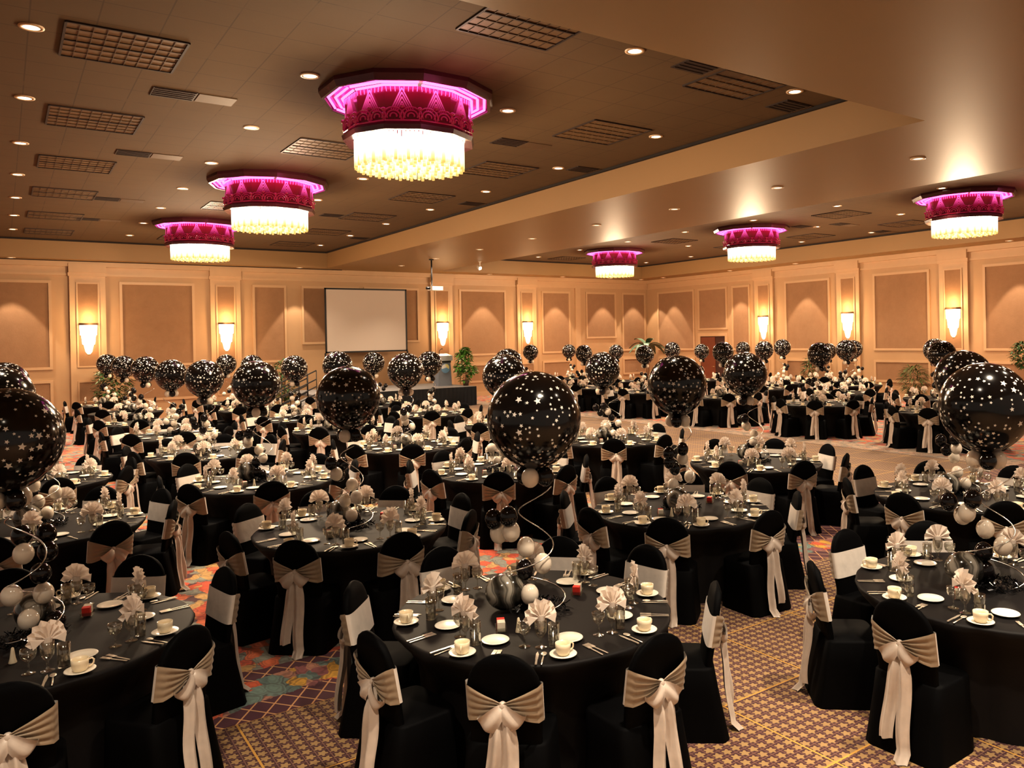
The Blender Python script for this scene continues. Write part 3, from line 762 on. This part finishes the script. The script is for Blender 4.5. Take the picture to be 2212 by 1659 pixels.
# camera (28 mm lens on a 36 mm frame, slightly shifted)
cd=bpy.data.cameras.new('camera'); cam=bpy.data.objects.new('camera',cd); C.objects.link(cam)
cd.sensor_width=36; cd.lens=1721.1/2212*36; cd.shift_x=-(1243.63-1106)/2212; cd.shift_y=(735.44-829.5)/2212
cy,cp,cr=R(35.7847),R(-.2152),R(-1.1117)
F=Vector((math.sin(cy)*math.cos(cp),math.cos(cy)*math.cos(cp),math.sin(cp))); R0=Vector((math.cos(cy),-math.sin(cy),0)); U0=R0.cross(F)
RX=R0*math.cos(cr)+U0*math.sin(cr); UX=U0*math.cos(cr)-R0*math.sin(cr)
mw=Matrix((( RX.x,UX.x,-F.x,CAM.x),(RX.y,UX.y,-F.y,CAM.y),(RX.z,UX.z,-F.z,CAM.z),(0,0,0,1)))
cam.matrix_world=mw; cd.clip_start=.05; cd.clip_end=200
bpy.context.scene.camera=cam
def seen(p,m=60):
    d=Vector(p)-CAM; z=d.dot(F)
    if z<.3: return False
    u=1243.63+1721.1*d.dot(RX)/z; v=735.44-1721.1*d.dot(UX)/z
    return -m<u<2212+m and -m<v<1659+m

PR={}
def place(key,make,loc,rz=0,sc=None):
    if key not in PR:
        o=make(); PR[key]=o; o.location=loc; o.rotation_euler=(0,0,rz)
        kids(o)
        for c in o.children_recursive: kids(c)
        if sc: o.scale=sc
        return o
    return dup(PR[key],loc,rz,None,sc)
ANG={0:[307,264,220,10,54,95,136,178],1:[294,338,20,60,105,150,205,250],3:[230,272,321,11,47,93,140,189],4:[228,270,316,358,46,88,128,190],11:[183,141,228,272,318,3,51,90],12:[221,269,318,358,43,93,138,181]}
DIRW=['near side','near right','right side','far right','far side','far left','left side','near left']
nchair=0; order=sorted(range(len(TB)),key=lambda i:(Vector((TB[i][0],TB[i][1],0))-Vector((0,0,0))).length)
for ti in order:
    x,y,bx,by,bz,off,tier,name=TB[ti]
    q=random.Random(ti*7+1)
    o=place(('table',ti%3),lambda:table_proto(ti),(x,y,0),q.uniform(0,6)); tag(o,f'round table under floor-length black cloth, {name}','table','round banquet tables')
    # towering balloon
    o=place('sb',star_balloon,(bx,by,bz),q.uniform(0,6) if ti!=3 else 2.0); tag(o,f'giant black balloon printed with white stars above {name}','balloon','giant star balloons')
    camang=math.atan2(-y,-x)
    o=place(('arr',0 if ti==3 else 1+ti%3),lambda:arrangement(0 if ti==3 else 1+ti%3),(x,y,.761),camang+PI/2 if ti==3 else q.uniform(0,6),(1,1,(bz-.461-.761)/.78)); tag(o,f'agate balloon, small balloons and curled wire centrepiece on {name}','centrepiece','balloon centrepieces')
    # ribbon from the collar to the centrepiece belongs to the balloon
    if tier<2:
        for sug in range(2 if tier==0 else 1):
            a=camang+(-.5 if sug==0 else 2.3); p=(x+.42*math.cos(a),y+.42*math.sin(a),.761)
            if seen(p,0): tag(place('caddy',caddy_proto,p,a+.6),f'glass sugar caddy with red and white packets, {"near" if sug==0 else "far"} side of {name} centre','sugar caddy','sugar caddies')
        a=camang-.22; p=(x+.42*math.cos(a),y+.42*math.sin(a),.761)
        if seen(p,0): tag(place('shaker',shaker_proto,p),f'small conical salt shaker in front of the centrepiece on {name}','salt shaker','salt shakers')
    for k in range(8):
        a=R(ANG[ti][k] if ti in ANG else off+45*k); dx,dy=math.cos(a),math.sin(a)
        rel=(a-camang)%(2*PI); w=DIRW[int(round(rel/(PI/4)))%8]
        rz=a+PI/2                      # local +y looks at the table centre
        jr=q.uniform(-.02,.03); ja=q.uniform(-.06,.06)
        cl=(x+(1.135+jr)*dx,y+(1.135+jr)*dy,0)
        far_hidden = tier==2 and (x<10 and y>20 or x>20) and w in('far side','far left','far right')
        if seen((cl[0],cl[1],.75),110) and not far_hidden and nchair<300:
            nchair+=1; full=tier<2
            v=q.randrange(3)
            oc=place(('chair',full,v),lambda:chair_proto(full,(1,-1,1)[v],(0,.0,.035)[v]),cl,rz+ja)
            tag(oc,f'black-covered banquet chair with champagne bow, {w} of {name}','chair','banquet chairs')
        # place setting; local frame: t = diner's right, r = radius
        tx,ty=-dy,dx
        def at(rad,t,z=.761): return (x+rad*dx+t*tx,y+rad*dy+t*ty,z)
        def put1(key,make,rad,t,label,cat,grp,z=.761,rot=0,m=5):
            p=at(rad,t,z)
            if not seen(p,m): return None
            return tag(place(key,make,p,rz+rot),label,cat,grp)
        s=f'{w} seat of {name}'
        if tier==2 and far_hidden and y>24: continue
        j=lambda e=.012:q.uniform(-e,e)
        put1('plate',plate_proto,.580+j(.008),-.148+j(.008),f'white bread plate, {s}','plate','bread plates')
        cr_,ct_=.775+j(),.275+j()
        if put1('saucer',saucer_proto,cr_,ct_,f'ivory saucer under a cup, {s}','saucer','saucers'):
            put1('cup',cup_proto,cr_,ct_,f'ivory coffee cup on saucer, {s}','cup','coffee cups',.7705,q.uniform(-.8,.8),9)
        gr,gt=.66+j(),.125+j(.006)
        nk=q.randrange(3)
        put1('goblet',goblet_proto,gr,gt,f'stemmed water goblet holding a napkin, {s}','goblet','water goblets')
        put1(('nap',nk),lambda:napkin_proto(nk),gr,gt,f'cream fan-folded napkin standing in goblet, {s}','napkin','folded napkins',.761+.172,(camang-a)*.0+q.uniform(-.45,.45))
        if tier<2:
            put1('tumbler',tumbler_proto,.645+j(.006),.205+j(.005),f'clear straight water tumbler, {s}','tumbler','tumblers')
            put1('wine',wine_proto,.635+j(),.032+j(.006),f'empty stemmed wine glass, {s}','wine glass','wine glasses')
            put1('knife',knife_proto,.815,.125,f'steel dinner knife right of the setting, {s}','knife','dinner knives',rot=j(.08))
            put1('spoon',spoon_proto,.815,.160,f'steel teaspoon beside the knife, {s}','spoon','teaspoons',rot=j(.08))
            put1('fork',fork_proto,.80,-.135,f'outer steel fork left of the setting, {s}','fork','dinner forks',rot=j(.1))
            if tier==0: put1('fork',fork_proto,.80,-.105,f'inner steel fork left of the setting, {s}','fork','dinner forks',rot=j(.1))

# ------------------------------------------------------------------ end of the hall: stage, lectern, screen, plants
Zt=.74
o=thing('stage_platform',(11.9,28,0))
MB().box(-3.1,3.13,-.38,3.2,Zt-.08,Zt).obj('deck',M['stage_top'],o,False)
sk=MB()
def skirtline(a,b):
    L=math.hypot(b[0]-a[0],b[1]-a[1]); n=int(L*40); nx,ny=(b[1]-a[1])/L,-(b[0]-a[0])/L
    sk.grid(n,1,lambda u,v:(a[0]+(b[0]-a[0])*u+nx*(.012+.012*math.sin(u*n*.9)),a[1]+(b[1]-a[1])*u+ny*(.012+.012*math.sin(u*n*.9)),Zt-.005-(Zt-.02)*v))
skirtline((-3.1,-.40),(3.15,-.40)); skirtline((3.15,-.40),(3.15,3.2)); sk.obj('pleated_skirt',M['stage_skirt'],o)
tag(o,'low stage with pleated black skirt in front of the back wall','stage')
o=thing('access_ramp',(7.34,27.4,0))
MB().add([(0,0,0.02),(1.38,0,Zt-.1),(1.38,1.1,Zt-.1),(0,1.1,.02),(0,0,0),(1.38,0,0),(1.38,1.1,0),(0,1.1,0)],[(0,1,2,3),(7,6,5,4),(0,4,5,1),(1,5,6,2),(2,6,7,3),(3,7,4,0)]).obj('ramp_deck',M['stage_top'],o,False)
for yy in(.03,1.07):
    rl=MB()
    for h in(.15,.4,.65,.95): rl.tube([(-.05,yy,h+.0),(1.42,yy,h+Zt-.08)],.022,6)
    for k in range(6): xx=-.05+1.47*k/5; rl.tube([(xx,yy,.02+(Zt-.1)*max(0,xx)/1.38),(xx,yy,.95+(Zt-.08)*(xx+.05)/1.47)],.014,6)
    rl.obj('railing',M['blackpaint'],o)
tag(o,'sloping ramp with dark metal railing at the left end of the stage','ramp')
# lectern
o=thing('lectern',(14.33,29.05,Zt))
MB().rings([[(-.30,-.22,0),(.30,-.22,0),(.30,.22,0),(-.30,.22,0)],[(-.26,-.20,.92),(.26,-.20,.92),(.28,.2,.92),(-.28,.2,.92)]],True,True,True).obj('front_panel',M['podium'],o,False)
MB().rings([[(-.33,-.25,1.0),(.33,-.25,1.0),(.33,.25,1.0),(-.33,.25,1.0)],[(-.33,-.25,1.20),(.33,-.25,1.20),(.33,.25,1.28),(-.33,.25,1.28)]],True,True,True).obj('reading_top',M['podium_top'],o,False)
MB().box(-.28,.28,-.2,.2,.92,1.0).obj('shadow_gap',M['blackpaint'],o,False)
g=MB()
def disc(mi,cx,cz,rx,rz_,y,a0=0,a1=2*PI,n=28):
    g.mi=mi; g.add([(cx,y,cz)]+[(cx+rx*math.cos(a0+(a1-a0)*k/n),y,cz+rz_*math.sin(a0+(a1-a0)*k/n)) for k in range(n+1)],[(0,k+1,k+2) for k in range(n)])
disc(0,.02,.70,.19,.19,-.225); disc(1,.02,.72,.17,.15,-.229,.2,PI+.3); disc(2,.06,.74,.12,.13,-.232,-.6,PI*.65)
g.obj('emblem',[M['logo_blue'],M['logo_white'],M['logo_yellow']],o,False)
MB().tube([(-.12,.05,1.25),(-.12,.02,1.38),(-.10,-.06,1.46),(-.07,-.12,1.48)],.010,6).ball((-.07,-.13,1.48),.025,8,6).obj('gooseneck_microphone',M['blackpaint'],o)
tag(o,'grey lectern with round blue emblem and gooseneck microphone on the stage','lectern')
# plants
def leaf(b,p,d,L,w,droop=.2,n=4):
    d=Vector(d).normalized(); s=d.cross(Vector((0,0,1)))
    if s.length<.05: s=Vector((1,0,0))
    s.normalize(); vs=[]
    for i in range(n+1):
        t=i/n; c=Vector(p)+d*(L*t)+Vector((0,0,-droop*L*t*t)); ww=w*math.sin(PI*min(.97,.08+t*.92))**.8*.5
        vs+= [c-s*ww,c+Vector((0,0,-.12*w)),c+s*ww]
    b.add(vs,[(3*i+k,3*i+k+1,3*i+3+k+1,3*i+3+k) for i in range(n) for k in(0,1)])
def bush(name,loc,pot,h,rx,n,L,w,mat,label,q,flowers=0,trunk=True,z0=None,blobs=None):
    o=thing(name,loc)
    MB().lathe([(pot*.75,0),(pot,pot*1.6),(pot*.9,pot*1.6),(pot*.85,pot*1.5),(.001,pot*1.5)],18,cap1=False).obj('planter',M['pot'],o)
    MB().tube([(0,0,pot*1.4),(.02,.01,h*.5),(0,0,h*.9)],.022,7).obj('stem',M['bark'],o)
    b=MB(); fl=MB(); bl=blobs or [(0,0,h*.62,rx,h*.36)]
    for k in range(n):
        cx,cy_,cz,r,hz=q.choice(bl); a=q.uniform(0,2*PI); t=q.uniform(-1,1); rr=r*math.sqrt(max(0.05,1-t*t))*math.sqrt(q.uniform(.2,1))
        p=(cx+rr*math.cos(a),cy_+rr*math.sin(a),cz+hz*t)
        leaf(fl if q.random()<flowers else b,p,(math.cos(a)+q.uniform(-.7,.7),math.sin(a)+q.uniform(-.7,.7),q.uniform(-.5,.7)),L*q.uniform(.7,1.2),w,.3,3)
    b.obj('foliage',M[mat],o)
    if fl.v: fl.obj('blossom',M['leafpale'],o)
    return tag(o,label,'plant')
q=random.Random(3)
bush('potted_climber',(15.0,28.35,Zt),.14,1.5,.3,520,.17,.11,'leaf','tall bright green potted climber with pale blossoms on the stage',q,.14,blobs=[(-.05,0,.42,.26,.22),(0,0,.75,.18,.2),(.02,0,1.15,.2,.25),(.28,0,.62,.16,.16),(-.28,0,.72,.14,.16),(-.2,0,1.2,.14,.16),(0,0,1.4,.10,.12)])
bush('potted_ficus',(8.25,29.5,0),.22,2.0,.42,500,.16,.07,'dark_leaf','dark green bush behind the ramp railing left of the screen',q)
bush('potted_ficus',(3.0,30.75,0),.25,2.0,.5,520,.2,.09,'dark_leaf','leafy green plant against the back wall at far left',q,.0)
bush('potted_fern',(26.75,16.25,0),.22,1.35,.42,420,.26,.04,'fernm','small feathery green plant against the right wall',q)
bush('potted_ficus',(26.6,12.3,0),.25,2.25,.5,620,.13,.06,'dark_leaf','rounded dark green topiary at the right edge of the photo',q,blobs=[(0,0,1.75,.42,.42)])
bush('potted_fern',(26.85,20.9,0),.2,1.6,.25,260,.22,.06,'fernm','slim green plant by the right wall behind the balloon cluster',q)
o=thing('potted_palm',(26.05,30.1,0))
MB().lathe([(.25,0),(.33,.5),(.30,.5),(.28,.45),(.001,.45)],20,cap1=False).obj('planter',M['pot'],o)
MB().tube([(0,0,.4),(.03,0,1.0),(.0,.02,1.6),(-.02,0,2.15)],[.10,.09,.085,.07],10).obj('trunk',M['bark'],o)
for k in range(11):
    a=2*PI*k/11+q.uniform(-.2,.2); el=q.uniform(.35,1.1); L=q.uniform(1.0,1.2)
    b=MB(); d=Vector((math.cos(a)*math.cos(el),math.sin(a)*math.cos(el),math.sin(el)))
    leaf(b,(0,0,2.1),d,L*1.15,.34,.75 if el<.8 else .5,9); b.obj('frond',M['palm'],o)
tag(o,'potted palm with broad drooping fronds in the back right corner','palm')
# projection screen on legs
o=thing('projection_screen',(11.97,30.95,0)); hw=1.71; z0,z1=2.14,4.70
MB().box(-hw+.05,hw-.05,-.01,.01,z0+.05,z1-.05).obj('screen_fabric',M['screen'],o,False)
MB().box(-hw,-hw+.06,-.025,.02,z0,z1).box(hw-.06,hw,-.025,.02,z0,z1).box(-hw,hw,-.025,.02,z1-.06,z1).box(-hw,hw,-.025,.02,z0,z0+.06).obj('border',M['blackpaint'],o,False)
for s in(-1,1):
    MB().box(s*hw-.03,s*hw+.03,-.02,.02,Zt,z0).box(s*hw-.03,s*hw+.03,-.35,.15,Zt+.001,Zt+.05).obj('leg',M['blackpaint'],o,False)
tag(o,'large black-bordered projection screen on legs behind the stage','projection screen')
# projector on pole
o=thing('ceiling_projector',(12.58,26.22,Zs))
MB().tube([(0,0,0),(0,0,-.98)],.028,8).lathe([(.09,0),(.09,-.03),(.03,-.04)],12,cap1=False).obj('pole',M['blackpaint'],o)
MB().box(-.08,.34,-.2,.2,-1.12,-.98).obj('body',M['white_plastic'],o,False)
MB().tube([(-.22,0,-1.04),(-.08,0,-1.04)],.05,10).obj('lens',M['blackpaint'],o)
tag(o,'white projector hanging on a long black pole from the soffit','projector')
o=thing('ceiling_spotlight',(14.57,26.25,Zs))
MB().tube([(0,0,0),(0,0,-.16)],.02,8).lathe([(.06,0),(.06,-.02)],12).obj('stem',M['white_plastic'],o)
s_=MB().lathe([(.05,-.14),(.085,0),(.075,0),(.045,-.12)],14,cap1=False).xf(Matrix.Translation((0,-.02,-.26))@Matrix.Rotation(R(125),4,'X')@Matrix.Rotation(R(20),4,'Y')); s_.obj('lamp_head',M['white_plastic'],o)
MB().ball((-.02,-.06,-.26),.055,12,8).obj('bulb',M['lens'],o)
tag(o,'small bright spotlight hung under the soffit near the projector','spotlight')

for x_,y_ in ((-.5,-1.0),(2.5,-1.0),(5.5,-1.0),(-.5,2.2),(2.5,2.2),(5.5,2.2),(8.6,2.2),(11.6,1.0)):
    spot(FRONT,(x_,y_,Zs-.03))  # unseen lamps added above and behind the camera to brighten the foreground
# ------------------------------------------------------------------ world, fill light of the rest of the hall
W=bpy.data.worlds.new('hall'); bpy.context.scene.world=W; W.use_nodes=True
bg=W.node_tree.nodes['Background']; bg.inputs[0].default_value=(1,.80,.62,1); bg.inputs[1].default_value=.25
sc=bpy.context.scene
sc.view_settings.view_transform='Standard'; sc.view_settings.look='None'; sc.view_settings.exposure=.78; sc.view_settings.gamma=.86
sc.cycles.max_bounces=6; sc.cycles.diffuse_bounces=3; sc.cycles.glossy_bounces=3; sc.cycles.transparent_max_bounces=12
sc.cycles.sample_clamp_indirect=4; sc.cycles.caustics_reflective=False; sc.cycles.caustics_refractive=False
sc.cycles.use_denoising=True; sc.cycles.adaptive_threshold=.03
print('CHAIRS',nchair,'OBJECTS',len(bpy.data.objects))
